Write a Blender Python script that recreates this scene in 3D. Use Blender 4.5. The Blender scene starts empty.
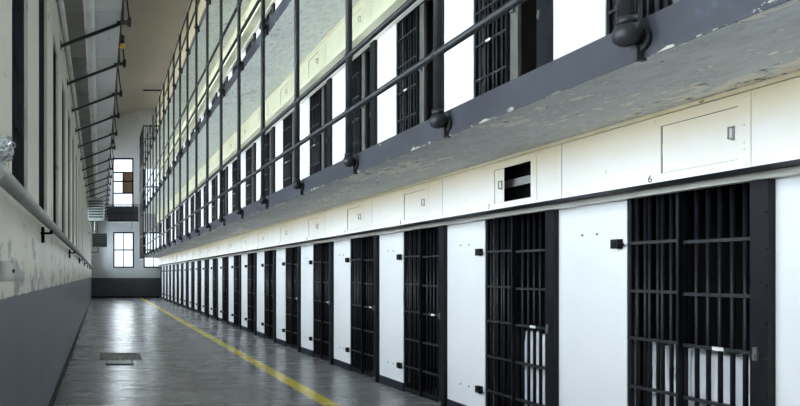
import bpy, bmesh, math, random
from mathutils import Vector, Matrix
random.seed(7)
S = bpy.context.scene
C = S.collection

# ------------------------------------------------------------------ camera
EYE = 1.536
FPX = 640.0
cam_data = bpy.data.cameras.new('camera')
cam = bpy.data.objects.new('camera', cam_data)
C.objects.link(cam)
cam.location = (0, 0, EYE)
cam.rotation_euler = (math.radians(90), 0, 0)
cam_data.sensor_width = 36.0
cam_data.lens = FPX / 800.0 * 36.0
cam_data.shift_x = (400 - 100.0) / 800.0
cam_data.shift_y = (275.0 - 203) / 800.0
cam_data.clip_start = 0.05
S.camera = cam
S.view_settings.view_transform = 'Standard'
S.view_settings.look = 'None'
S.view_settings.gamma = 1.0
S.view_settings.use_curve_mapping = False
S.view_settings.exposure = 0.5
S.cycles.use_denoising = True
S.cycles.max_bounces = 10
S.cycles.diffuse_bounces = 6
S.cycles.transparent_max_bounces = 16
S.cycles.sample_clamp_indirect = 6.0

# ------------------------------------------------------------------ sky
W = bpy.data.worlds.new('sky')
S.world = W
W.use_nodes = True
bg = W.node_tree.nodes['Background']
bg.inputs['Color'].default_value = (0.80, 0.90, 1.0, 1)
bg.inputs['Strength'].default_value = 1.3

# ------------------------------------------------------------------ main dimensions
PITCH = 1.790          # one cell bay
TZ = [0.0, 2.819, 5.638, 8.400]      # storey floors
TH = [0, 0.199, 0.199, 0.143]         # gallery slab depth
NB = 22                # bays in view
XW = 4.0               # cell front
XP = 3.708             # front of the header box
XO = 2.72              # outer edge of the galleries
XR = 2.639             # railing
YEND = 43.1
YBLK = 43.09           # end of the cell block
YBACK = -8.0
YGAL = 40.6            # far end of the galleries
XL0, LROT = -0.56, 0.0   # left wall

def left_pose(o):
    o.location = (XL0, 0, 0)
    o.rotation_euler = (0, 0, -math.atan(LROT))
    return o

# ------------------------------------------------------------------ daylight (outside the windows)
WIN_Y0, WIN_W, WIN_Z0, WIN_Z1 = 4.07, 0.90, 2.10, 4.46
WIN_K = range(-6, 22)
P_LOW, P_UP, P_END = 145.0, 170.0, 125.0
def window_light(loc, rot, sx, sy, power, col):
    d = bpy.data.lights.new('daylight', 'AREA')
    d.shape = 'RECTANGLE'; d.size = sx; d.size_y = sy
    d.energy = power; d.color = col
    o = bpy.data.objects.new('daylight', d)
    C.objects.link(o)
    o.location = loc; o.rotation_euler = rot
    return o
for k in WIN_K:
    y = WIN_Y0 + PITCH * k + WIN_W / 2
    x = XL0 + LROT * y - 0.55
    window_light((x, y, 3.3), (math.radians(90), 0, math.radians(-90)), WIN_W, 2.3, P_LOW, (0.875, 0.935, 1.0))
    window_light((x, y, 8.1), (math.radians(90), 0, math.radians(-90)), WIN_W, 3.4, P_UP, (0.93, 0.965, 1.0))

# ------------------------------------------------------------------ materials
def nmat(name):
    m = bpy.data.materials.new(name); m.use_nodes = True
    nt = m.node_tree
    b = nt.nodes['Principled BSDF']
    return m, nt, b
def coords(nt, scale=(1, 1, 1), kind='Object'):
    tc = nt.nodes.new('ShaderNodeTexCoord'); mp = nt.nodes.new('ShaderNodeMapping')
    mp.inputs['Scale'].default_value = scale
    nt.links.new(tc.outputs[kind], mp.inputs['Vector'])
    return mp.outputs['Vector']
def noise(nt, vec, scale, detail=4, rough=0.55):
    n = nt.nodes.new('ShaderNodeTexNoise')
    n.inputs['Scale'].default_value = scale; n.inputs['Detail'].default_value = detail; n.inputs['Roughness'].default_value = rough
    nt.links.new(vec, n.inputs['Vector'])
    return n.outputs['Fac']
def ramp(nt, fac, a, b):
    r = nt.nodes.new('ShaderNodeMapRange')
    r.inputs['From Min'].default_value = a; r.inputs['From Max'].default_value = b
    nt.links.new(fac, r.inputs['Value'])
    return r.outputs['Result']
def mixc(nt, fac, c1, c2):
    x = nt.nodes.new('ShaderNodeMix'); x.data_type = 'RGBA'
    if isinstance(fac, float): x.inputs['Factor'].default_value = fac
    else: nt.links.new(fac, x.inputs['Factor'])
    for s, c in ((x.inputs['A'], c1), (x.inputs['B'], c2)):
        if isinstance(c, tuple): s.default_value = (*c, 1)
        else: nt.links.new(c, s)
    return x.outputs['Result']
def math_n(nt, op, a, b=None):
    n = nt.nodes.new('ShaderNodeMath'); n.operation = op
    for i, v in ((0, a), (1, b)):
        if v is None: continue
        if isinstance(v, (int, float)): n.inputs[i].default_value = v
        else: nt.links.new(v, n.inputs[i])
    return n.outputs['Value']
def bump(nt, b, h, strength, dist=0.01):
    n = nt.nodes.new('ShaderNodeBump'); n.inputs['Strength'].default_value = strength; n.inputs['Distance'].default_value = dist
    nt.links.new(h, n.inputs['Height']); nt.links.new(n.outputs['Normal'], b.inputs['Normal'])

def paint(name, c1, c2, rough=0.5, scale=3.0, stretch=(1, 1, 1), peel=None, bmp=0.15, metal=0.0, spec=0.5):
    """two tone paint; peel = (colour, threshold, scale, stretch): flaked patches"""
    m, nt, b = nmat(name)
    v = coords(nt, stretch)
    n = noise(nt, v, scale)
    col = mixc(nt, ramp(nt, n, 0.35, 0.65), c1, c2)
    h = n
    for p in (peel or ()):
        pv = coords(nt, p[3])
        pn = noise(nt, pv, p[2], 6, 0.65)
        f = ramp(nt, pn, p[1], p[1] + 0.035)
        col = mixc(nt, f, col, p[0])
        h = math_n(nt, 'SUBTRACT', h, math_n(nt, 'MULTIPLY', f, 0.5))
    nt.links.new(col, b.inputs['Base Color'])
    b.inputs['Roughness'].default_value = rough
    b.inputs['Metallic'].default_value = metal
    b.inputs['Specular IOR Level'].default_value = spec
    if bmp: bump(nt, b, h, bmp)
    return m

M = {}
M['white'] = paint('white_steel_paint', (0.83, 0.835, 0.845), (0.79, 0.80, 0.81), 0.45, 1.6, bmp=0.05)
def header_mat():
    m, nt, b = nmat('header_paint')
    v = coords(nt)
    sep = nt.nodes.new('ShaderNodeSeparateXYZ'); nt.links.new(v, sep.inputs[0])
    n1 = noise(nt, v, 1.4, 4); n2 = noise(nt, v, 9.0, 6, 0.65)
    col = mixc(nt, ramp(nt, n1, 0.35, 0.65), (0.85, 0.825, 0.77), (0.82, 0.785, 0.71))
    st = math_n(nt, 'ADD', sep.outputs['Z'], math_n(nt, 'MULTIPLY', math_n(nt, 'SUBTRACT', n1, 0.5), 0.35))
    col = mixc(nt, math_n(nt, 'MULTIPLY', ramp(nt, st, 2.38, 2.62), 0.75), col, (0.88, 0.71, 0.42))
    rust = math_n(nt, 'ADD', n2, math_n(nt, 'MULTIPLY', ramp(nt, sep.outputs['Z'], 2.44, 2.60), 0.10))
    col = mixc(nt, ramp(nt, rust, 0.70, 0.73), col, (0.42, 0.31, 0.14))
    nt.links.new(col, b.inputs['Base Color']); b.inputs['Roughness'].default_value = 0.5
    bump(nt, b, n2, 0.05)
    return m
M['header'] = header_mat()
M['header2'] = paint('yellowed_header_paint', (0.76, 0.76, 0.58), (0.68, 0.67, 0.47), 0.55, 1.4,
                     peel=[((0.42, 0.40, 0.27), 0.66, 6.0, (1, 1, 1))], bmp=0.08)
M['soffit2'] = paint('greenish_soffit_paint', (0.60, 0.63, 0.58), (0.66, 0.69, 0.64), 0.7, 0.8, (1, 1, 1),
                     peel=[((0.30, 0.31, 0.27), 0.69, 5.0, (1.2, 0.7, 1))], bmp=0.3)
M['cream'] = paint('cream_paint', (0.84, 0.76, 0.55), (0.76, 0.66, 0.42), 0.55, 5.0,
                   peel=[((0.30, 0.24, 0.15), 0.66, 14.0, (1, 0.6, 1))], bmp=0.1)
M['lip'] = paint('pale_trim_paint', (0.86, 0.84, 0.77), (0.76, 0.74, 0.66), 0.5, 4.0,
                 peel=[((0.18, 0.15, 0.12), 0.68, 20.0, (1, 0.5, 1))], bmp=0.05)
M['black'] = paint('black_bar_paint', (0.006, 0.0065, 0.009), (0.010, 0.0105, 0.014), 0.45, 8.0, bmp=0.05, spec=0.22)
M['edge'] = paint('blue_black_edge_paint', (0.022, 0.024, 0.033), (0.030, 0.032, 0.042), 0.45, 8.0, bmp=0.05, spec=0.3)
M['rail'] = paint('dark_pipe_paint', (0.019, 0.0205, 0.023), (0.031, 0.033, 0.036), 0.42, 10.0,
                  peel=[((0.30, 0.30, 0.29), 0.74, 30.0, (1, 1, 1))], bmp=0.1, spec=0.3)
M['stile'] = paint('grey_stile_paint', (0.10, 0.10, 0.094), (0.135, 0.135, 0.127), 0.45, 6.0, bmp=0.05)
def fascia_mat(t):
    m, nt, b = nmat('blue_grey_fascia_paint')
    v = coords(nt)
    sep = nt.nodes.new('ShaderNodeSeparateXYZ'); nt.links.new(v, sep.inputs[0])
    n1 = noise(nt, v, 1.6, 5); n2 = noise(nt, coords(nt, (1, 0.8, 1.6)), 7.0, 6, 0.65)
    col = mixc(nt, ramp(nt, n1, 0.35, 0.65), (0.036, 0.038, 0.047), (0.053, 0.057, 0.070))
    col = mixc(nt, ramp(nt, n1, 0.62, 0.70), col, (0.10, 0.125, 0.185))
    low = ramp(nt, sep.outputs['Z'], TZ[t] - TH[t] + 0.035, TZ[t] - TH[t])
    chip = math_n(nt, 'ADD', n2, math_n(nt, 'MULTIPLY', low, 0.16))
    col = mixc(nt, ramp(nt, chip, 0.68, 0.70), col, (0.42, 0.41, 0.37))
    nt.links.new(col, b.inputs['Base Color']); b.inputs['Roughness'].default_value = 0.55
    b.inputs['Specular IOR Level'].default_value = 0.3
    bump(nt, b, chip, 0.15)
    return m
for t in (1, 2, 3): M['fascia%d' % t] = fascia_mat(t)
M['fascia'] = paint('blue_grey_panel_paint', (0.085, 0.095, 0.125), (0.10, 0.11, 0.145), 0.5, 3.0, bmp=0.1)
def soffit_mat(name, c1, c2, flake, amount):
    m, nt, b = nmat(name)
    v = coords(nt)
    big = noise(nt, coords(nt, (1.0, 0.45, 1)), 1.5, 4, 0.5)
    fine = noise(nt, coords(nt, (1.5, 0.7, 1)), 9.0, 8, 0.72)
    dots = noise(nt, coords(nt, (1.2, 0.6, 1), 'Object'), 13.0, 5, 0.6)
    col = mixc(nt, ramp(nt, noise(nt, v, 2.2, 6, 0.6), 0.35, 0.65), c1, c2)
    col = mixc(nt, math_n(nt, 'MULTIPLY', ramp(nt, fine, 0.44, 0.60), 0.6), col, tuple(c * 0.72 for c in c1))
    h = math_n(nt, 'ADD', fine, math_n(nt, 'MULTIPLY', math_n(nt, 'SUBTRACT', big, 0.5), 0.75))
    f1 = ramp(nt, h, amount, amount + 0.03)
    col = mixc(nt, f1, col, flake)
    f2 = ramp(nt, math_n(nt, 'ADD', dots, math_n(nt, 'MULTIPLY', math_n(nt, 'SUBTRACT', big, 0.5), 0.45)), 0.668, 0.70)
    col = mixc(nt, f2, col, (0.13, 0.125, 0.11))
    nt.links.new(col, b.inputs['Base Color']); b.inputs['Roughness'].default_value = 0.75
    bump(nt, b, math_n(nt, 'SUBTRACT', fine, math_n(nt, 'MULTIPLY', f1, 0.4)), 0.5, 0.012)
    return m
M['soffit'] = soffit_mat('peeling_soffit_paint', (0.68, 0.695, 0.71), (0.78, 0.79, 0.80), (1.0, 0.96, 0.88), 0.565)
M['soffit2'] = soffit_mat('greenish_soffit_paint', (0.62, 0.65, 0.60), (0.69, 0.72, 0.67), (0.74, 0.74, 0.62), 0.72)
M['cell'] = paint('cell_shade_paint', (0.045, 0.042, 0.034), (0.06, 0.056, 0.046), 0.8, 1.5, bmp=0.0)  # near-black colour carries the shade inside the unlit cells
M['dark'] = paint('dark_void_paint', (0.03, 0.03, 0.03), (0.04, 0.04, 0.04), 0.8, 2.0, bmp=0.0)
M['kick_and_shade'] = paint('kick_and_shaded_underside_paint', (0.018, 0.020, 0.029), (0.028, 0.031, 0.042), 0.6, 4.0, bmp=0.05, spec=0.2)
M['ceil'] = paint('brown_grey_ceiling', (0.48, 0.44, 0.38), (0.44, 0.405, 0.355), 0.85, 0.35, bmp=0.0)
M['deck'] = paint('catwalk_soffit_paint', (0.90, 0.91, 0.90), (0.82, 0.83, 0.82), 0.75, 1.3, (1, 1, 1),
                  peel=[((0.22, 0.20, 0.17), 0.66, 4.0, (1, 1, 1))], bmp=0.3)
M['inner_deck'] = paint('grey_inner_strip', (0.36, 0.35, 0.32), (0.28, 0.27, 0.25), 0.8, 1.5, bmp=0.3)
M['pipe'] = paint('pale_pipe_paint', (0.80, 0.79, 0.77), (0.68, 0.67, 0.65), 0.55, 3.0,
                  peel=[((0.36, 0.32, 0.26), 0.66, 6.0, (1, 1, 1))], bmp=0.1)
M['wpipe'] = paint('grey_pipe_paint', (0.40, 0.40, 0.38), (0.30, 0.30, 0.28), 0.5, 4.0, bmp=0.15)
M['iron'] = paint('black_iron', (0.015, 0.015, 0.016), (0.025, 0.025, 0.026), 0.5, 8.0, bmp=0.1)
M['sash'] = paint('dark_sash_paint', (0.004, 0.004, 0.005), (0.006, 0.006, 0.007), 0.9, 5.0, bmp=0.0, spec=0.0)
M['silver'] = paint('silver_louvre', (0.52, 0.55, 0.55), (0.42, 0.45, 0.45), 0.35, 5.0, metal=0.2, bmp=0.05)
M['heater'] = paint('green_grey_casing', (0.20, 0.24, 0.23), (0.15, 0.18, 0.175), 0.45, 4.0, bmp=0.05)
M['darkheat'] = paint('dark_heater_casing', (0.045, 0.048, 0.045), (0.07, 0.072, 0.068), 0.5, 5.0, bmp=0.05)
M['yellow'] = paint('yellow_lamp_paint', (0.75, 0.52, 0.04), (0.62, 0.42, 0.03), 0.5, 9.0, bmp=0.0)
M['amber'] = paint('dull_amber_paint', (0.42, 0.33, 0.18), (0.35, 0.27, 0.14), 0.5, 9.0, bmp=0.0)
M['wood'] = paint('brown_board', (0.17, 0.10, 0.055), (0.11, 0.065, 0.035), 0.7, 4.0, (4, 4, 0.6), bmp=0.1)
M['tag'] = paint('white_tag', (0.8, 0.8, 0.8), (0.7, 0.7, 0.7), 0.6, 9.0, bmp=0.0)
M['cloth'] = paint('white_cotton_sheet', (0.80, 0.81, 0.84), (0.70, 0.71, 0.75), 0.85, 3.0, bmp=0.1)
M['boxg'] = paint('grey_box_paint', (0.60, 0.60, 0.58), (0.52, 0.52, 0.50), 0.5, 6.0, bmp=0.05)
M['wire'] = paint('silvery_wire', (0.62, 0.64, 0.66), (0.5, 0.52, 0.54), 0.3, 9.0, metal=0.8, bmp=0.0)
M['plate'] = paint('worn_steel_plate', (0.20, 0.21, 0.215), (0.14, 0.145, 0.15), 0.4, 6.0, metal=0.3, bmp=0.3)
M['rough'] = paint('rough_concrete', (0.50, 0.50, 0.49), (0.16, 0.16, 0.16), 0.4, 16.0, bmp=1.0)
M['ink'] = paint('black_ink', (0.012, 0.012, 0.012), (0.02, 0.02, 0.02), 0.6, 5.0, bmp=0.0)

# glass: see-through, mirror-like at grazing angles
def glass_mat():
    m = bpy.data.materials.new('window_glass'); m.use_nodes = True
    nt = m.node_tree; nt.nodes.remove(nt.nodes['Principled BSDF'])
    out = nt.nodes['Material Output']
    t = nt.nodes.new('ShaderNodeBsdfTransparent'); t.inputs['Color'].default_value = (0.93, 0.96, 0.97, 1)
    g = nt.nodes.new('ShaderNodeBsdfGlossy'); g.inputs['Roughness'].default_value = 0.05
    f = nt.nodes.new('ShaderNodeFresnel'); f.inputs['IOR'].default_value = 1.45
    mx = nt.nodes.new('ShaderNodeMixShader')
    nt.links.new(f.outputs[0], mx.inputs[0]); nt.links.new(t.outputs[0], mx.inputs[1]); nt.links.new(g.outputs[0], mx.inputs[2])
    nt.links.new(mx.outputs[0], out.inputs['Surface'])
    return m
M['glass'] = glass_mat()

# painted plaster: grey dado below, worn off-white above
def dado_mat(name, top1, top2, low1, low2, zsplit, peelcol, thr, streak):
    m, nt, b = nmat(name)
    v = coords(nt)
    sep = nt.nodes.new('ShaderNodeSeparateXYZ'); nt.links.new(v, sep.inputs[0])
    vs = coords(nt, (1, 0.55, 0.8))
    n1 = noise(nt, v, 1.2); n2 = noise(nt, vs, 3.5, 6, 0.65); n3 = noise(nt, v, 6.0, 5)
    up = mixc(nt, ramp(nt, n1, 0.35, 0.65), top1, top2)
    # flaking is heaviest in the band just over the dado
    band = ramp(nt, sep.outputs['Z'], zsplit + 0.75, zsplit + 0.1)
    th = math_n(nt, 'ADD', n2, math_n(nt, 'MULTIPLY', band, streak))
    up = mixc(nt, ramp(nt, th, thr, thr + 0.05), up, peelcol)
    lo = mixc(nt, ramp(nt, n1, 0.3, 0.7), low1, low2)
    lo = mixc(nt, ramp(nt, n2, 0.66, 0.72), lo, tuple(min(1, c * 1.5) for c in low2))
    edge = math_n(nt, 'ADD', sep.outputs['Z'], math_n(nt, 'MULTIPLY', math_n(nt, 'SUBTRACT', n3, 0.5), 0.03))
    col = mixc(nt, ramp(nt, edge, zsplit - 0.004, zsplit + 0.004), lo, up)
    nt.links.new(col, b.inputs['Base Color'])
    b.inputs['Roughness'].default_value = 0.42
    bump(nt, b, n2, 0.25, 0.008)
    return m
M['leftwall'] = dado_mat('peeling_left_wall', (0.84, 0.79, 0.69), (0.75, 0.70, 0.61), (0.085, 0.098, 0.128), (0.12, 0.135, 0.168),
                         1.40, (0.36, 0.345, 0.325), 0.63, 0.13)
M['endwall'] = dado_mat('end_wall_paint', (0.64, 0.665, 0.70), (0.59, 0.615, 0.65), (0.065, 0.07, 0.082), (0.085, 0.09, 0.10),
                        1.34, (0.40, 0.40, 0.40), 0.85, 0.0)

def floor_mat():
    m, nt, b = nmat('sealed_concrete_floor')
    v = coords(nt)
    sep = nt.nodes.new('ShaderNodeSeparateXYZ'); nt.links.new(v, sep.inputs[0])
    n1 = noise(nt, v, 0.7, 5); n2 = noise(nt, coords(nt, (0.7, 3.0, 1)), 2.2, 6, 0.6); n3 = noise(nt, v, 12.0, 5, 0.7)
    base = mixc(nt, ramp(nt, n1, 0.3, 0.7), (0.195, 0.198, 0.204), (0.260, 0.263, 0.268))
    base = mixc(nt, ramp(nt, n2, 0.6, 0.75), base, (0.155, 0.158, 0.163))
    # the painted yellow line
    d = math_n(nt, 'ABSOLUTE', math_n(nt, 'SUBTRACT', sep.outputs['X'], 2.73))
    d = math_n(nt, 'ADD', d, math_n(nt, 'MULTIPLY', math_n(nt, 'SUBTRACT', n3, 0.5), 0.02))
    line = ramp(nt, d, 0.110, 0.100)
    wear = ramp(nt, n3, 0.72, 0.60)
    yel = mixc(nt, ramp(nt, n2, 0.4, 0.65), (0.88, 0.70, 0.04), (0.70, 0.58, 0.13))
    col = mixc(nt, math_n(nt, 'MULTIPLY', line, wear), base, yel)
    nt.links.new(col, b.inputs['Base Color'])
    nt.links.new(ramp(nt, n2, 0.2, 0.8), b.inputs['Roughness'])
    r = nt.nodes.new('ShaderNodeMapRange'); r.inputs['To Min'].default_value = 0.16; r.inputs['To Max'].default_value = 0.36
    nt.links.new(n2, r.inputs['Value']); nt.links.new(r.outputs['Result'], b.inputs['Roughness'])
    b.inputs['Specular IOR Level'].default_value = 0.6
    bump(nt, b, noise(nt, coords(nt, (0.55, 1.5, 1)), 2.4, 5, 0.55), 0.5, 0.03)
    return m
M['floor'] = floor_mat()

# ------------------------------------------------------------------ mesh building
class MB:
    def __init__(s): s.v = []; s.f = []; s.sm = []
    def face(s, idx, smooth=False): s.f.append(idx); s.sm.append(smooth)
    def box(s, x0, x1, y0, y1, z0, z1):
        b = len(s.v)
        s.v += [(x, y, z) for z in (z0, z1) for y in (y0, y1) for x in (x0, x1)]
        for q in ((0, 2, 3, 1), (4, 5, 7, 6), (0, 1, 5, 4), (2, 6, 7, 3), (0, 4, 6, 2), (1, 3, 7, 5)):
            s.face([b + i for i in q])
        return s
    def tube(s, p0, p1, r, n=10, r1=None, caps=True):
        p0 = Vector(p0); p1 = Vector(p1); r1 = r if r1 is None else r1
        ax = (p1 - p0).normalized()
        u = ax.cross(Vector((0, 0, 1)) if abs(ax.z) < 0.9 else Vector((1, 0, 0))).normalized(); w = ax.cross(u)
        b = len(s.v)
        for p, rr in ((p0, r), (p1, r1)):
            for i in range(n):
                a = 2 * math.pi * i / n
                s.v.append(tuple(p + (u * math.cos(a) + w * math.sin(a)) * rr))
        for i in range(n):
            j = (i + 1) % n
            s.face([b + i, b + j, b + n + j, b + n + i], n > 5)
        if caps:
            s.face([b + i for i in reversed(range(n))]); s.face([b + n + i for i in range(n)])
        return s
    def bar(s, p0, p1, w, h):
        """flat bar: w across (horizontal), h tall"""
        p0 = Vector(p0); p1 = Vector(p1); ax = (p1 - p0).normalized()
        up = Vector((0, 0, 1)) if abs(ax.z) < 0.9 else Vector((0, 1, 0))
        u = ax.cross(up).normalized() * w / 2; t = u.cross(ax).normalized() * h / 2
        b = len(s.v)
        for p in (p0, p1):
            for a, c in ((-1, -1), (1, -1), (1, 1), (-1, 1)): s.v.append(tuple(p + u * a + t * c))
        for i in range(4):
            j = (i + 1) % 4; s.face([b + i, b + j, b + 4 + j, b + 4 + i])
        s.face([b + 3, b + 2, b + 1, b]); s.face([b + 4, b + 5, b + 6, b + 7])
        return s
    def ball(s, c, r, n=14, m=8, sq=(1, 1, 1)):
        b = len(s.v); c = Vector(c)
        for j in range(1, m):
            t = math.pi * j / m
            for i in range(n):
                a = 2 * math.pi * i / n
                s.v.append((c.x + r * sq[0] * math.sin(t) * math.cos(a), c.y + r * sq[1] * math.sin(t) * math.sin(a), c.z + r * sq[2] * math.cos(t)))
        top = len(s.v); s.v.append((c.x, c.y, c.z + r * sq[2])); bot = len(s.v); s.v.append((c.x, c.y, c.z - r * sq[2]))
        for j in range(m - 2):
            for i in range(n):
                k = (i + 1) % n
                s.face([b + j * n + i, b + (j + 1) * n + i, b + (j + 1) * n + k, b + j * n + k], True)
        for i in range(n):
            k = (i + 1) % n
            s.face([top, b + i, b + k], True); s.face([bot, b + (m - 2) * n + k, b + (m - 2) * n + i], True)
        return s
    def mesh(s, name, mat):
        me = bpy.data.meshes.new(name)
        me.from_pydata(s.v, [], s.f)
        for p, f in zip(me.polygons, s.sm): p.use_smooth = f
        me.materials.append(mat if not isinstance(mat, str) else M[mat])
        me.update()
        return me
    def build(s, name, mat, parent=None, bevel=0.0):
        o = bpy.data.objects.new(name, s.mesh(name, mat)); C.objects.link(o)
        if parent: o.parent = parent
        if bevel:
            b = o.modifiers.new('edge', 'BEVEL'); b.width = bevel; b.segments = 2; b.limit_method = 'ANGLE'
        return o

def struct(o):
    o['kind'] = 'structure'; return o
def tag(o, label, cat, group=None):
    o['label'] = label; o['category'] = cat; o['kind'] = 'thing'
    if group: o['group'] = group
    return o
def empty(name, loc=(0, 0, 0), parent=None):
    o = bpy.data.objects.new(name, None); C.objects.link(o); o.location = loc
    o.empty_display_size = 0.1
    if parent: o.parent = parent
    return o
def kids(o): return [c for c in ALL if c.parent is o]
def copy_tree(o, parent=None):
    c = o.copy(); C.objects.link(c)
    if parent: c.parent = parent
    for ch in list(o.children): copy_tree(ch, c)
    return c
ORD = ['first', 'second', 'third', 'fourth', 'fifth', 'sixth', 'seventh', 'eighth', 'ninth', 'tenth', 'eleventh', 'twelfth', 'thirteenth',
       'fourteenth', 'fifteenth', 'sixteenth', 'seventeenth', 'eighteenth', 'nineteenth', 'twentieth', 'twenty-first', 'twenty-second', 'twenty-third']
TN = ['ground', 'second', 'third', 'top']

# ------------------------------------------------------------------ room shell
struct(MB().box(-1.6, 6.6, YBACK, YEND + 0.3, -0.25, 0.0).build('floor', 'floor'))
# sloping ceiling
cb = MB()
b0 = [(-1.6, 11.75), (XP, 12.85), (6.6, 13.05), (6.6, 13.35), (XP, 13.15), (-1.6, 12.05)]
for y in (YBACK, YEND + 0.3): cb.v += [(x, y, z) for x, z in b0]
for i in range(6):
    j = (i + 1) % 6; cb.face([i, j, 6 + j, 6 + i])
cb.face([5, 4, 3, 2, 1, 0]); cb.face([6, 7, 8, 9, 10, 11])
struct(cb.build('ceiling', 'ceil'))

# left wall with its rows of window openings (local frame: x = out of the wall, y = along it)
def wall_with_holes(name, mat, axis, u0, u1, d0, d1, holes, z1):
    """holes: list of (u0, u1, z0, z1) on a regular grid of columns"""
    m = MB()
    def bx(a, b, za, zb):
        if axis == 'y': m.box(d0, d1, a, b, za, zb)
        else: m.box(a, b, d0, d1, za, zb)
    cols = sorted(set((h[0], h[1]) for h in holes))
    cur = u0
    for (a, b) in cols:
        bx(cur, a, 0, z1)
        z = 0
        for h in sorted([h for h in holes if h[0] == a], key=lambda h: h[2]):
            bx(a, b, z, h[2]); z = h[3]
        bx(a, b, z, z1)
        cur = b
    bx(cur, u1, 0, z1)
    return struct(m.build(name, mat))
lh = []
for k in WIN_K:
    y = WIN_Y0 + PITCH * k
    lh += [(y, y + WIN_W, WIN_Z0, WIN_Z1), (y, y + WIN_W, 6.4, 9.9)]
left_pose(wall_with_holes('wall_left', 'leftwall', 'y', YBACK, YEND + 0.4, -0.34, 0.0, lh, 12.3))
wn = 0
def steel_window(y, z0, z1):
    global wn
    wn += 1
    o = struct(empty('window_%d' % wn)); left_pose(o)
    f = MB()
    for a, b in ((y, y + 0.05), (y + WIN_W - 0.05, y + WIN_W)): f.box(-0.085, -0.03, a, b, z0, z1)
    f.box(-0.085, -0.03, y + 0.05, y + WIN_W - 0.05, z0, z0 + 0.05).box(-0.085, -0.03, y + 0.05, y + WIN_W - 0.05, z1 - 0.05, z1)
    f.build('window_frame', 'sash', o)
    g = MB(); n = 5
    for i in range(1, n):
        yy = y + WIN_W * i / n
        g.box(-0.08, -0.033, yy - 0.009, yy + 0.009, z0 + 0.05, z1 - 0.05)
    for i in range(1, 5):
        zz = z0 + (z1 - z0) * i / 5
        g.box(-0.07, -0.045, y + 0.05, y + WIN_W - 0.05, zz - 0.01, zz + 0.01)
    g.build('glazing_bars', 'sash', o)
    MB().box(-0.095, -0.088, y + 0.002, y + WIN_W - 0.002, z0 + 0.002, z1 - 0.002).build('pane', 'glass', o)
for k in WIN_K:
    steel_window(WIN_Y0 + PITCH * k, WIN_Z0, WIN_Z1)
    steel_window(WIN_Y0 + PITCH * k, 6.4, 9.9)
left_pose(struct(MB().box(-0.01, 0.012, YBACK, YEND, 0.0, 0.12).build('baseboard_left', 'kick_and_shade')))

# end wall with four tall windows
EW = [(0.89, 2.29, 2.02, 4.43), (0.84, 2.26, 5.95, 9.42), (2.93, 4.33, 2.02, 4.43), (2.93, 4.33, 5.95, 9.0)]
m = MB()
def ew(a, b, za, zb): m.box(a, b, YEND, YEND + 0.35, za, zb)
ew(-1.6, 0.84, 0, 13.3); ew(0.84, 2.29, 0, 2.02); ew(0.84, 0.89, 2.02, 4.43); ew(0.84, 2.29, 4.43, 5.95); ew(2.26, 2.29, 5.95, 9.42); ew(0.84, 2.29, 9.42, 13.3)
ew(2.29, 2.93, 0, 13.3); ew(2.93, 4.33, 0, 2.02); ew(2.93, 4.33, 4.43, 5.95); ew(2.93, 4.33, 9.0, 13.3); ew(4.33, 6.6, 0, 13.3)
struct(m.build('wall_end', 'endwall'))
for n_, (a, b, za, zb) in enumerate(EW):
    wn += 1
    o = struct(empty('window_%d' % wn))
    y0, y1 = YEND + 0.02, YEND + 0.12
    f = MB().box(a, a + 0.09, y0, y1, za, zb).box(b - 0.09, b, y0, y1, za, zb).box(a + .09, b - .09, y0, y1, za, za + 0.09).box(a + .09, b - .09, y0, y1, zb - 0.09, zb)
    f.build('window_frame', 'sash', o)
    g = MB(); c = (a + b) / 2
    if n_ == 1:
        zs = [8.45, 7.85, 7.05]; g.box(c - 0.03, c + 0.03, y0 + .01, y1 - .01, 7.05, 8.45)
    else:
        zs = [(za + zb) / 2]
        g.box(c - 0.025, c + 0.025, y0 + .01, y1 - .01, za + .09, zb - 0.09)
    for zz in zs: g.box(a + .09, b - .09, y0 + .02, y1 - .02, zz - 0.04, zz + 0.04)
    g.build('glazing_bars', 'sash', o)
    MB().box(a + .01, b - .01, y1 + 0.002, y1 + 0.008, za + .01, zb - .01).build('pane', 'glass', o)
    if n_ == 1:
        MB().box(c + 0.03, b - 0.09, y0 + 0.03, y0 + 0.06, 7.09, 8.41).build('window_board', 'wood', o)
    window_light((c, YEND + 0.9, (za + zb) / 2), (math.radians(90), 0, math.radians(180)), (b - a) + 0.9, (zb - za) + 0.9, P_END, (0.92, 0.96, 1.0))
struct(MB().box(-1.0, XW, YEND - 0.015, YEND + 0.01, 0, 0.12).build('baseboard_end', 'kick_and_shade'))
struct(MB().box(-1.6, 6.6, YBACK - 0.3, YBACK, 0, 13).build('wall_back', 'endwall'))

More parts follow.
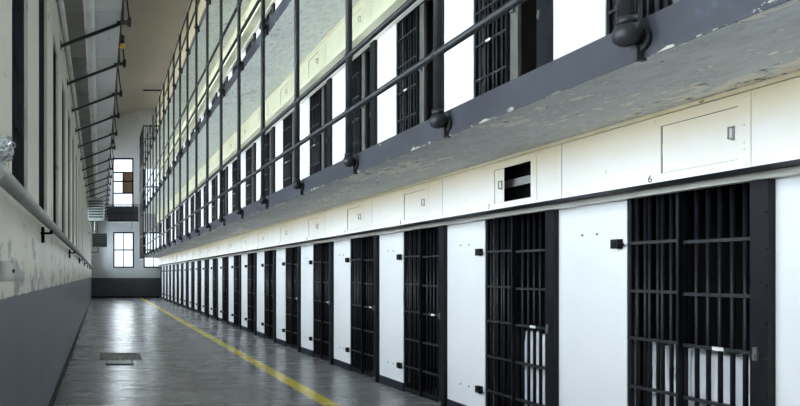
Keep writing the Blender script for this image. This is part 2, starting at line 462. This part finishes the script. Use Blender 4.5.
# ------------------------------------------------------------------ the cell block
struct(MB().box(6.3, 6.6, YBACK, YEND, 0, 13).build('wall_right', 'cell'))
tr = 0
def trim(mb, mat):
    global tr
    tr += 1
    return struct(mb.build('trim_%d' % tr, mat))
YP0 = 3.068            # start of the first panel
for t in range(4):
    z = TZ[t]
    # partitions and dark interior
    p = MB()
    for k in range(-2, NB + 1):
        y = 3.44 + PITCH * k
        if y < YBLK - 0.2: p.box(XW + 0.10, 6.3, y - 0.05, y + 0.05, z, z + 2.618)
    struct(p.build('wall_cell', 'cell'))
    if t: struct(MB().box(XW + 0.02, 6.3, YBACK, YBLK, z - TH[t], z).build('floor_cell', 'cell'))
    # wall over the cell fronts, closing the back of the header box
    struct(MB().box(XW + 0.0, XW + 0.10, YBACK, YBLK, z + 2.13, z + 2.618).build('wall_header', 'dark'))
    # plain front before the first bay
    struct(MB().box(XW, XW + 0.1, YBACK, YP0 - 0.002, z, z + 2.13).build('wall_front', 'white'))
    # gallery slab
    if t:
        struct(MB().box(XO + 0.006, XW + 0.02, YBACK, YGAL, z - TH[t], z).build('floor_gallery', 'soffit' if t == 1 else 'soffit2'))
        fb = MB()
        fb.box(XO, XO + 0.006, YBACK, YGAL, z - TH[t], z + 0.004)
        trim(fb, 'fascia%d' % t)
    # header box: underside, top angle, plain lead-in plate
    trim(MB().box(XP + 0.002, XW, YBACK, YBLK, z + 2.151, z + 2.155), 'kick_and_shade' if t == 0 else 'header2')  # ground tier: the underside's shade is put into this near-black colour
    ta = MB().box(XP - 0.012, XP + 0.02, YBACK, YBLK, z + 2.591, z + 2.6175)
    for k in range(-2, int(YBLK / 0.44)):
        ta.tube((XP - 0.016, 0.3 + 0.44 * k, z + 2.604), (XP - 0.010, 0.3 + 0.44 * k, z + 2.604), 0.008, 6)
    trim(ta, 'cream')
    trim(MB().box(XP, XP + 0.008, YBACK, 3.344, z + 2.151, z + 2.588), 'header' if t == 0 else 'header2')
    lb = MB().box(XW - 0.075, XW, YBACK, YBLK, z + 2.1075, z + 2.1505)
    trim(lb, 'lip')
# crown of the block up to the ceiling
struct(MB().box(XP, XP + 0.1, YBACK, YBLK, TZ[3] + 2.6175, 12.85).build('wall_crown', 'cream'))

# ---- cell gate prototypes
ZX = [0.345, 0.70, 1.063, 1.416, 1.775]
def gate(t, detailed):
    """local y: 0 = near edge of the post; +y away from the viewer"""
    W_ = 1.068 if t == 0 else 1.207
    split = 0.643 if t == 0 else 0.66          # fixed grate starts here
    off = 0.0 if t == 0 else 0.08
    top = 2.128
    zb = 0.02
    g = empty('cell_gate')
    pw = 0.105 if t == 0 else 0.150
    post = MB().box(-0.045, 0.10, 0.0, pw, 0.0, 2.107)
    if detailed:
        for i in range(9):
            post.ball((-0.046, 0.012, 0.15 + 0.22 * i), 0.008, 8, 5)
    post.build('post', 'black', g)
    if detailed:
        MB().box(-0.062, -0.044, pw - 0.055, pw - 0.03, 1.02, 1.10).box(-0.07, -0.062, pw - 0.05, pw - 0.035, 1.03, 1.06).build('lock', 'stile', g, bevel=0.002)
    sx = (0.008, 0.034)                         # fixed grate depth
    # fixed grate
    fr = MB().box(sx[0], sx[1], W_ - 0.03, W_, zb, top).box(sx[0], sx[1], split, split + 0.022, zb, top).box(sx[0], sx[1], split + 0.022, W_ - 0.03, zb, zb + 0.05)
    nf = 6 if t == 0 else 6
    bars = [split + 0.022 + (W_ - 0.052 - split) * (i + 1) / (nf + 1) + (0.010 if i % 2 else -0.006) for i in range(nf)]
    if not detailed:
        for y in bars: fr.tube((0.021, y, zb), (0.021, y, top), 0.012, 6, caps=False)
        for z in ZX: fr.box(0.004, 0.038, split, W_, z + off - 0.011, z + off + 0.011)
    fg = fr.build('fixed_grate', 'black', g)
    if detailed:
        for y in bars: MB().tube((0.021, y, zb), (0.021, y, top), 0.0125, 10).build('bar', 'black', fg)
        for z in ZX: MB().box(0.004, 0.038, split + 0.002, W_ - 0.002, z + off - 0.011, z + off + 0.011).build('crossbar', 'rail', fg)
    # sliding door
    if t == 0: d0, d1 = 0.106, 0.668
    else: d0, d1 = 0.545, 1.13
    lx = (0.044, 0.074); xc = 0.059
    dm = MB()
    dm.box(lx[0] - 0.002, lx[1], d0 + (0.036 if t == 0 else 0.0), d0 + (0.046 if t == 0 else 0.115), zb, top - 0.01)
    s0 = d0 + (0.046 if t == 0 else 0.115)
    dm.box(lx[0], lx[1], d1 - 0.026, d1, zb, top - 0.01).box(lx[0], lx[1], s0, d1 - 0.026, zb, zb + 0.06)
    nd = 5
    bars = [s0 + (d1 - 0.026 - s0) * (i + 1) / (nd + 1) for i in range(nd)]
    dz = -0.012
    if not detailed:
        for y in bars: dm.tube((xc, y, zb), (xc, y, top - 0.01), 0.013, 6, caps=False)
        for z in ZX: dm.box(lx[0] - 0.006, lx[1] + 0.006, s0, d1, z + off + dz - 0.011, z + off + dz + 0.011)
    door = dm.build('sliding_door', 'black' if t == 0 else 'stile', g)
    if t == 0: MB().box(lx[0] - 0.008, lx[1] + 0.022, d0, d0 + 0.036, zb, top - 0.005).build('closing_edge', 'edge', door)
    if detailed:
        for y in bars: MB().tube((xc, y, zb), (xc, y, top - 0.01), 0.0135, 10).build('bar', 'black', door)
        for z in ZX: MB().box(lx[0] - 0.006, lx[1] + 0.006, s0, d1 - 0.002, z + off + dz - 0.011, z + off + dz + 0.011).build('crossbar', 'rail', door)
        if t == 0: MB().box(-0.050, -0.0455, 0.045, pw - 0.005, 0.0, 0.07).build('foot_plate', 'stile', g)['label'] = 'worn grey foot plate'
        yt = s0 + 0.20 if t == 0 else s0 + 0.26
        xt = lx[0] - 0.0115 if t == 0 else 0.0005
        zt = ZX[2] + off + (dz if t == 0 else 0)
        MB().box(xt, xt + 0.004, yt, yt + 0.075, zt - 0.010, zt + 0.014).build('tag', 'tag', door)['label'] = 'small white tag'
        if t: 
            MB().box(lx[0] - 0.035, lx[0] - 0.003, d0 + 0.03, d0 + 0.075, 1.28, 1.40).build('lock', 'stile', door, bevel=0.004)
    return g
# ---- panel prototype, local y 0 = near edge
def panel(t, detailed):
    w = PITCH - (1.068 if t == 0 else 1.207)
    z0 = 0.112 if t == 0 else 0.0
    g = empty('steel_panel')
    MB().box(0.0, 0.012, 0.001, w - 0.001, z0, 2.128).box(0.012, 0.10, 0.001, w - 0.001, z0, 2.128).build('sheet', 'white', g)
    if t == 0:
        MB().box(-0.006, 0.10, 0.001, w - 0.001, 0.0, 0.111).build('kick_strip', 'kick_and_shade', g)
        for z in (0.335, 1.775):
            s = MB().box(-0.045, -0.001, 0.035, 0.105, z - 0.036, z + 0.036)
            s.tube((-0.03, 0.035, z - 0.008), (-0.03, -0.004, z - 0.008), 0.010, 8)
            s.box(-0.052, -0.045, 0.055, 0.085, z - 0.016, z + 0.016)
            s.build('stop_block', 'black', g, bevel=0.003)
        if detailed:
            for z in (0.330, 1.865):
                for y in (0.29, 0.447):
                    MB().tube((-0.006, y, z), (0.002, y, z), 0.009, 8).build('bolt', 'stile', g)
    return g

YG = {0: 3.790, 1: 3.858, 2: 3.858}
protos = {}
for t in range(3):
    k0 = 0 if t < 2 else 5
    for k in range(k0, NB):
        det = k < 11 and t < 2
        y = YG[t] + PITCH * k
        z = TZ[t]
        key = ('g', t, det)
        if key not in protos: protos[key] = o = gate(t, det)
        else: o = copy_tree(protos[key])
        o.location = (XW, y, z)
        n = ORD[k]
        if t == 0: lab = 'closed black barred gate of the %s ground tier cell from the front' % n
        elif t == 1: lab = 'half open barred gate with grey edge, %s cell from the front on second tier' % n
        else: lab = 'dark barred gate of the %s cell from the front on third tier' % n
        if t == 0 and k == 0: lab = 'closed black barred gate below the number 6, white sheet behind it'
        tag(o, lab, 'cell gate', 'barred cell gates of the %s tier' % TN[t])
    for k in range(k0, NB + 1):
        det = k < 9 and t == 0
        y = YG[t] - (PITCH - (1.068 if t == 0 else 1.207)) + PITCH * k
        if y + 0.75 > YBLK: continue
        key = ('p', t, det)
        if key not in protos: protos[key] = o = panel(t, det)
        else: o = copy_tree(protos[key])
        o.location = (XW, y, TZ[t])
        if k == k0: lab = 'white steel wall panel nearest the viewer on the %s tier' % TN[t]
        elif k == NB: lab = 'white steel wall panel past the last cell gate of %s tier' % TN[t]
        else: lab = 'white steel wall panel between %s and %s cell gates of %s tier' % (ORD[k - 1], ORD[k], TN[t])
        tag(o, lab, 'wall panel', 'white steel panels of the %s tier' % TN[t])

# ---- header plates with sliding hatch and cell number
def header_plate(kind, mt='header'):
    """local y 0 = bay datum (world YB); local z 0 = tier floor"""
    g = empty('header_plate')
    a, b, c, d = 0.065, 0.578, 2.207, 2.519      # hatch opening
    pl = MB()
    pl.box(0, 0.008, -0.008, a, 2.152, 2.588).box(0, 0.008, b, 1.480, 2.152, 2.588).box(0, 0.008, a, b, 2.152, c).box(0, 0.008, a, b, d, 2.588)
    for y in (-0.03, 0.02, 0.62, 1.0, 1.40):
        for z in (2.175, 2.56): pl.ball((0.0, y, z), 0.006, 6, 4)
    for y, z in ((0.03, 2.26), (0.03, 2.40), (0.03, 2.30)): pl.ball((0.0, y, z), 0.006, 6, 4)
    pl.build('plate', mt, g)
    MB().box(0.0, 0.008, -0.302, -0.012, 2.152, 2.588).build('filler_plate', mt, g)
    sh = 0.375 if kind == 'open' else 0.0
    hb = MB().box(0.0095, 0.014, a + 0.005 + sh, b - 0.004 + sh, c + 0.004, d - 0.003)
    h = hb.build('hatch', mt, g)
    yh = a + 0.035 + sh
    hd = MB().tube((-0.022, yh, 2.335), (-0.022, yh, 2.402), 0.005, 8).tube((-0.022, yh, 2.402), (0.01, yh, 2.402), 0.005, 8).tube((-0.022, yh, 2.335), (0.01, yh, 2.335), 0.005, 8)
    hd.box(0.006, 0.0095, yh - 0.008, yh + 0.008, 2.325, 2.412)
    hd.build('handle', 'wpipe', h)
    return g
YB = 3.655
def number_mesh(txt):
    cu = bpy.data.curves.new('number', 'FONT'); cu.body = txt; cu.size = 0.070; cu.align_x = 'CENTER'; cu.extrude = 0.0008
    o = bpy.data.objects.new('number', cu); C.objects.link(o)
    bpy.context.view_layer.update()
    me = bpy.data.meshes.new_from_object(o.evaluated_get(bpy.context.evaluated_depsgraph_get()))
    bpy.data.objects.remove(o)
    me.materials.clear(); me.materials.append(M['ink'])
    return me
for t in range(3):
    for k in range(0 if t == 0 else (1 if t == 1 else 5), NB):
        kind = 'open' if (t == 0 and k == 1) else 'shut'
        if kind == 'open': o = header_plate('open')
        else:
            hk = 'h1' if t == 0 else 'h2'
            if hk not in protos: protos[hk] = o = header_plate('shut', 'header' if t == 0 else 'header2')
            else: o = copy_tree(protos[hk])
        o.location = (XP, YB + PITCH * k, TZ[t])
        if kind == 'open': lab = 'cream header plate with its hatch slid open on a dark gap'
        elif t == 0 and k == 0: lab = 'cream header plate with shut hatch and painted number 6'
        else: lab = 'cream header plate with shut hatch over the %s cell of %s tier' % (ORD[k], TN[t])
        tag(o, lab, 'header plate', 'header plates of the %s tier' % TN[t])
for o in list(C.objects):
    if o.get('category') == 'header plate' and abs(o.location.z) < 0.01:
        k = round((o.location.y - YB) / PITCH)
        if k < 7:
            n = bpy.data.objects.new('number', number_mesh(str(6 + k))); C.objects.link(n)
            n.parent = o
            n.location = (-0.0012, 4.314 - YB, 2.160)
            n.rotation_euler = (math.radians(90), 0, math.radians(-90))
# the pale operating bar inside the header box, seen through the open hatch
o = MB().bar((XP + 0.13, -1.0, 2.39), (XP + 0.13, YBLK - 0.5, 2.39), 0.03, 0.07).build('operating_bar', 'wpipe')
tag(o, 'grey operating bar inside the open hatch of the header', 'bar')

# ---- white sheets behind the first two gates
def sheet(y0, y1, z0, z1, x, seed):
    rnd = random.Random(seed); m = MB(); nu, nv = 60, 30
    ph = [rnd.uniform(0, 6.28) for _ in range(4)]
    for j in range(nv + 1):
        for i in range(nu + 1):
            u = i / nu; v = j / nv
            y = y0 + (y1 - y0) * u
            sag = 0.028 * abs(math.sin(u * math.pi * 5 + ph[3])) * (1 - v)
            z = z1 - (z1 - z0) * v - sag
            amp = 0.006 + 0.016 * min(1, v * 2)
            dx = amp * (math.sin(u * 31 + ph[0] + 1.2 * v) + 0.5 * math.sin(u * 57 + ph[1] - 2.0 * v)) + 0.010 * math.sin(v * 14 + u * 9 + ph[2])
            m.v.append((x + dx, y, z))
    for j in range(nv):
        for i in range(nu):
            a = j * (nu + 1) + i; m.face([a, a + 1, a + nu + 2, a + nu + 1], True)
    o = m.build('bed_sheet', 'cloth')
    s = o.modifiers.new('cloth', 'SOLIDIFY'); s.thickness = 0.004
    return o
tag(sheet(3.96, 4.83, 0.0, 1.045, XW + 0.15, 3), 'rumpled white sheet hanging behind the gate of the cell numbered 6', 'sheet')
tag(sheet(5.72, 6.24, 0.0, 1.01, XW + 0.15, 5), 'white sheet hanging behind the second ground tier gate from the front', 'sheet')

# ------------------------------------------------------------------ gallery railing of iron pipe
rl = empty('gallery_railing', (XR, 0, 0))
tag(rl, 'dark iron pipe railing running along the edge of the upper galleries', 'railing')
YPO = 3.207
def bracket(z):
    b = MB().ball((0, 0, z), 0.062, 18, 12)
    b.tube((0, 0, z), (XO - XR - 0.018, 0, z - 0.012), 0.040, 14)
    b.tube((XO - XR - 0.022, 0, z - 0.03), (XO - XR, 0, z - 0.03), 0.058, 16)
    b.bar((XO - XR - 0.012, 0, z - 0.03), (XO - XR - 0.012, 0, z - 0.135), 0.05, 0.018)
    b.tube((0, 0, z + 0.05), (0, 0, z + 0.085), 0.043, 16)
    return b
proto = None
for k in range(0, 21):
    y = YPO + PITCH * k
    if proto is None:
        p = MB().tube((0, 0, TZ[1] - 0.077), (0, 0, TZ[3] + 1.04), 0.034, 14).build('post', 'rail', rl)
        for t in (1, 2, 3): bracket(TZ[t] - 0.077).build('bracket', 'rail', p)
        for t in (1, 2, 3):
            for h in (0.451, 1.039):
                MB().ball((0, 0, TZ[t] + h), 0.046, 12, 8, (1, 1, 1.1)).build('collar', 'rail', p)
        proto = p
    else: p = copy_tree(proto, rl)
    p.location = (0, y, 0)
for t in (1, 2, 3):
    for h in (0.451, 1.039):
        MB().tube((0, -3, TZ[t] + h), (0, 40.5, TZ[t] + h), 0.029, 14).build('rail', 'rail', rl)

# ------------------------------------------------------------------ bar enclosure at the far end of the galleries
cg = empty('stair_cage', (0, 0, 0))
tag(cg, 'tall dark iron bar cage at the far end of the galleries', 'cage')
XC = XR - 0.075
CA, CB = 38.0, 41.0
fr = MB()
for y in (CA, CB): fr.bar((XC, y, 2.50), (XC, y, 10.40), 0.06, 0.06)
for z in (2.50, 3.9, 5.35, 6.6, 8.1, 9.3, 10.38): fr.bar((XC, CA, z), (XC, CB, z), 0.04, 0.06)
fr.bar((XC, CA, 10.38), (XP - 0.05, CA, 10.38), 0.05, 0.08).bar((XC, CA, 9.62), (XP - 0.05, CA, 9.62), 0.04, 0.05)
fr.build('frame', 'iron', cg)
for i in range(15):
    y = CA + (CB - CA) * (i + 1) / 16
    MB().tube((XC, y, 2.50), (XC, y, 10.38), 0.014, 6).build('bar', 'iron', cg)
for i in range(7):
    x = XC + 1.05 * (i + 1) / 8
    MB().tube((x, CA, 9.62), (x, CA, 10.38), 0.016, 6).build('bar', 'iron', cg)
hb = MB().bar((XC, CA, 12.5), (XP - 0.05, CA, 12.5), 0.05, 0.09)
hb.build('top_rail', 'iron', cg)
for i in range(5):
    x = XC + 1.0 * i / 4 + 0.02
    MB().tube((x, CA, 10.38), (x, CA, 12.5), 0.007, 6).build('hanger_rod', 'wpipe', cg)

# ------------------------------------------------------------------ guard walk on the left wall
CW, CZ = 0.85, 5.13
cw = empty('guard_catwalk'); left_pose(cw)
tag(cw, 'grey guard catwalk with black brackets and handrail along the window wall', 'catwalk')
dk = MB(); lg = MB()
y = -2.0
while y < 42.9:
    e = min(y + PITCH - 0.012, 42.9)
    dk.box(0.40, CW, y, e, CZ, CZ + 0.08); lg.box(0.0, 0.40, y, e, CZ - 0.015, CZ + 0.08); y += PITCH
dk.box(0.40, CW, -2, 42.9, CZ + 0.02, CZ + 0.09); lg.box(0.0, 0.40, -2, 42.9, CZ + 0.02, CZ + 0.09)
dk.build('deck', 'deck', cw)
lg.build('inner_strip', 'inner_deck', cw)['label'] = 'darker grey strip next to the wall'  # inner strip coloured darker grey than the outer deck
MB().bar((CW + 0.012, -2, CZ + 0.04), (CW + 0.012, 42.9, CZ + 0.04), 0.024, 0.15).build('edge_angle', 'iron', cw)
BY = 9.08 - 3 * PITCH
proto = None
for k in range(0, 22):
    y = BY + PITCH * k
    if proto is None:
        b = MB().bar((0.0, 0, 4.78), (CW, 0, CZ - 0.03), 0.05, 0.035).bar((CW - 0.05, 0, CZ - 0.01), (CW + 0.14, 0, CZ - 0.01), 0.06, 0.045)
        b.box(CW + 0.10, CW + 0.15, -0.045, 0.045, CZ - 0.06, CZ + 0.05).box(0, 0.012, -0.03, 0.03, 4.74, 4.86)
        p = b.build('bracket', 'iron', cw)
        MB().tube((CW + 0.035, 0, CZ), (CW + 0.035, 0, CZ + 1.15), 0.017, 8).build('stanchion', 'iron', p)
        MB().tube((CW + 0.13, 0, CZ), (CW + 0.04, 0, CZ + 0.75), 0.012, 8).build('brace', 'iron', p)
        proto = p
    else: p = copy_tree(proto, cw)
    p.location = (0, y, 0)
for z in (CZ + 0.6, CZ + 1.13):
    MB().tube((CW + 0.035, -2, z), (CW + 0.035, 42.5, z), 0.02, 8).build('handrail', 'iron', cw)

dp = empty('overhead_pipe'); left_pose(dp)
tag(dp, 'fat white painted pipe hung beneath the catwalk beside the windows', 'pipe')
MB().tube((0.415, -2, 5.046), (0.415, 42.6, 5.046), 0.072, 18).build('pipe_run', 'pipe', dp)
for k in range(22):
    y = 9.15 - 3 * PITCH + PITCH * k
    c = MB().tube((0.415, y - 0.16, 5.046), (0.415, y, 5.046), 0.080, 18).tube((0.415, y, 5.046), (0.415, y + 0.02, 5.046), 0.084, 18)
    c.build('coupling', 'pipe', dp)
    MB().bar((0.415, y + 0.03, 5.12), (0.415, y + 0.03, CZ), 0.03, 0.012).build('hanger', 'iron', dp)
sp = empty('conduit'); left_pose(sp)
tag(sp, 'thin pale conduit in the corner between window wall and catwalk', 'conduit')
MB().tube((0.065, -2, 5.02), (0.065, 42.6, 5.02), 0.034, 12).build('conduit_run', 'pipe', sp)
for k in range(22):
    y = 9.9 - 4 * PITCH + PITCH * k
    MB().box(0.0, 0.10, y - 0.015, y + 0.015, 5.0, 5.058).build('clip', 'wpipe', sp)

hp = empty('heating_pipe'); left_pose(hp)
tag(hp, 'grey heating pipe running along the left wall just below the windows', 'pipe')
MB().tube((0.10, -3, 2.00), (0.10, 42.8, 2.00), 0.042, 16).build('pipe_run', 'wpipe', hp)
for k in range(7):
    y = 6.05 + 3 * PITCH * k
    MB().bar((0.0, y, 1.93), (0.10, y, 1.93), 0.03, 0.02).bar((0.02, y, 1.84), (0.02, y, 1.99), 0.03, 0.02).box(0.085, 0.115, y - 0.015, y + 0.015, 1.925, 1.958).build('support', 'sash', hp)

# lamps clipped to the catwalk edge
def lamp(y, mat, lab):
    o = empty('clip_lamp'); left_pose(o)
    MB().tube((CW + 0.06, y, CZ + 0.0), (CW + 0.06, y, CZ + 0.09), 0.035, 12).ball((CW + 0.06, y, CZ + 0.10), 0.04, 12, 8).build('housing', 'iron', o)
    MB().tube((CW + 0.06, y, CZ - 0.06), (CW + 0.06, y, CZ + 0.0), 0.046, 14, 0.034).build('lamp_shade', mat, o)
    tag(o, lab, 'lamp')
lamp(9.95, 'yellow', 'bright yellow lamp clipped to the near stretch of catwalk edge')
lamp(17.55, 'amber', 'dull amber lamp clipped farther along the catwalk edge')

# unit heaters
u = empty('unit_heater'); left_pose(u)
tag(u, 'pale louvred unit heater hung under the catwalk near the far end', 'heater')
y0 = 28.0
MB().box(0.02, 0.74, y0 + 0.03, y0 + 0.55, 3.92, 4.88).build('casing', 'heater', u, bevel=0.02)
MB().box(0.07, 0.69, y0 + 0.022, y0 + 0.029, 3.985, 4.80).build('core', 'darkheat', u)
for i in range(7):
    z = 4.02 + 0.115 * i
    MB().bar((0.07, y0 - 0.0, z), (0.69, y0 - 0.0, z), 0.03, 0.05).build('louvre', 'silver', u)
MB().box(0.02, 0.74, y0 - 0.02, y0 + 0.03, 4.80, 4.88).box(0.02, 0.74, y0 - 0.02, y0 + 0.03, 3.92, 3.985).box(0.02, 0.07, y0 - 0.02, y0 + 0.03, 3.98, 4.80).box(0.69, 0.74, y0 - 0.02, y0 + 0.03, 3.98, 4.80).build('rim', 'silver', u)
MB().tube((0.38, y0 + 0.3, 4.88), (0.38, y0 + 0.3, CZ), 0.03, 8).build('hanger', 'wpipe', u)
MB().tube((0.33, y0 + 0.3, 3.4), (0.33, y0 + 0.3, 3.92), 0.03, 10).tube((0.0, y0 + 0.3, 3.4), (0.35, y0 + 0.3, 3.4), 0.03, 10).build('pipe', 'wpipe', u)
u = empty('unit_heater'); left_pose(u)
tag(u, 'small dark unit heater hung low beside the lower end window', 'heater')
y0 = 38.0
MB().box(0.12, 0.98, y0, y0 + 0.45, 3.22, 4.0).build('casing', 'darkheat', u, bevel=0.02)
for i in range(6): MB().bar((0.17, y0 - 0.015, 3.32 + 0.115 * i), (0.93, y0 - 0.015, 3.32 + 0.115 * i), 0.04, 0.05).build('louvre', 'heater', u)
MB().tube((0.4, y0 + 0.2, 4.0), (0.4, y0 + 0.2, CZ), 0.025, 8).build('hanger', 'iron', u)
MB().tube((0.45, y0 + 0.2, 2.9), (0.45, y0 + 0.2, 3.22), 0.025, 8).tube((0.0, y0 + 0.2, 2.9), (0.47, y0 + 0.2, 2.9), 0.025, 8).build('pipe', 'iron', u)

# bridge across the end wall
br = empty('end_bridge')
tag(br, 'dark steel footbridge crossing the end wall between the two windows', 'bridge')
xa, xb = 0.48, XR - 0.11
MB().box(xa, xb, 42.0, YEND, 5.06, 5.16).build('deck', 'deck', br)
MB().bar((xa, 41.98, 5.10), (xb, 41.98, 5.10), 0.03, 0.14).build('edge_beam', 'iron', br)
for z in (5.62, 6.14): MB().tube((xa, 42.0, z), (xb, 42.0, z), 0.025, 8).build('handrail', 'iron', br)
for i in range(15):
    x = xa + 0.02 + (xb - xa - 0.04) * i / 14
    MB().tube((x, 42.0, 5.16), (x, 42.0, 6.14), 0.016, 6).build('baluster', 'iron', br)
MB().box(xa + 0.02, xb - 0.03, 42.03, 42.05, 5.17, 6.05).build('rail_panel', 'fascia', br)
MB().bar((2.1, 42.1, 4.62), (2.1, 42.1, 5.06), 0.05, 0.05).bar((2.1, YEND, 4.66), (2.1, 42.1, 4.66), 0.05, 0.05).build('bracket', 'wpipe', br)

# ------------------------------------------------------------------ bits on the left wall and the floor
jb = empty('junction_box'); left_pose(jb)
tag(jb, 'small grey junction box on the left wall above the dark dado', 'box')
MB().box(0, 0.024, 3.55, 3.98, 1.50, 1.615).build('case', 'boxg', jb, bevel=0.006)
MB().box(0.024, 0.028, 3.58, 3.95, 1.515, 1.60).build('cover', 'boxg', jb)
MB().tube((0.028, 3.90, 1.56), (0.040, 3.90, 1.56), 0.012, 10).build('knob', 'iron', jb)
rnd = random.Random(4); wb = MB()
for i in range(34):
    c = Vector((0.09 + rnd.uniform(-.02, .02), 3.10 + rnd.uniform(-.07, .07), 2.15 + rnd.uniform(-.04, .03))); pts = []
    a = Vector((rnd.uniform(-1, 1), rnd.uniform(-1, 1), rnd.uniform(-1, 1))).normalized(); b = a.cross(Vector((rnd.uniform(-1, 1), 0.3, rnd.uniform(-1, 1)))).normalized()
    r = rnd.uniform(0.02, 0.05)
    for j in range(9):
        th = 2 * math.pi * j / 9 * 0.9
        q = c + (a * math.cos(th) + b * math.sin(th)) * r
        pts.append((min(max(q.x, 0.005), 0.19), q.y, max(q.z, 2.046)))
    for p, q in zip(pts, pts[1:]):
        if (Vector(p) - Vector(q)).length > 1e-3: wb.tube(p, q, 0.004, 5)
for i in range(4): wb.tube((0.08 + 0.008 * i, 3.04 + 0.04 * i, 2.0425), (0.06 + 0.02 * i, 3.07 + 0.02 * i, 2.15), 0.003, 5)
wo = wb.build('wire_tangle', 'wire'); left_pose(wo)
tag(wo, 'tangle of silvery wire lying on the heating pipe at the left', 'wire')

fp = MB(); nx, ny = 30, 34; rnd = random.Random(9)
for j in range(ny + 1):
    for i in range(nx + 1):
        u_, v_ = i / nx, j / ny
        e = min(u_, 1 - u_, v_, 1 - v_)
        fp.v.append((0.0 + 0.76 * u_ + rnd.uniform(-.012, .012), 11.56 + 1.0 * v_ + rnd.uniform(-.015, .015), 0.0005 + (rnd.uniform(0.004, 0.022) if e > 0.02 else 0.0)))
for j in range(ny):
    for i in range(nx):
        a = j * (nx + 1) + i; fp.face([a, a + 1, a + nx + 2, a + nx + 1])
fo = fp.build('concrete_patch', 'rough')
tag(fo, 'rough patch of broken concrete in the smooth corridor floor', 'floor patch')
dr = empty('drain_cover', (0.34, 11.25, 0))
tag(dr, 'rectangular steel drain cover set beside the rough floor patch', 'drain cover')
MB().box(-0.21, 0.21, -0.26, 0.2, 0.0, 0.010).build('plate', 'plate', dr)
MB().box(-0.235, -0.212, -0.285, 0.2, 0, 0.022).box(0.212, 0.235, -0.285, 0.2, 0, 0.022).box(-0.212, 0.212, -0.285, -0.262, 0, 0.016).build('rim', 'iron', dr)
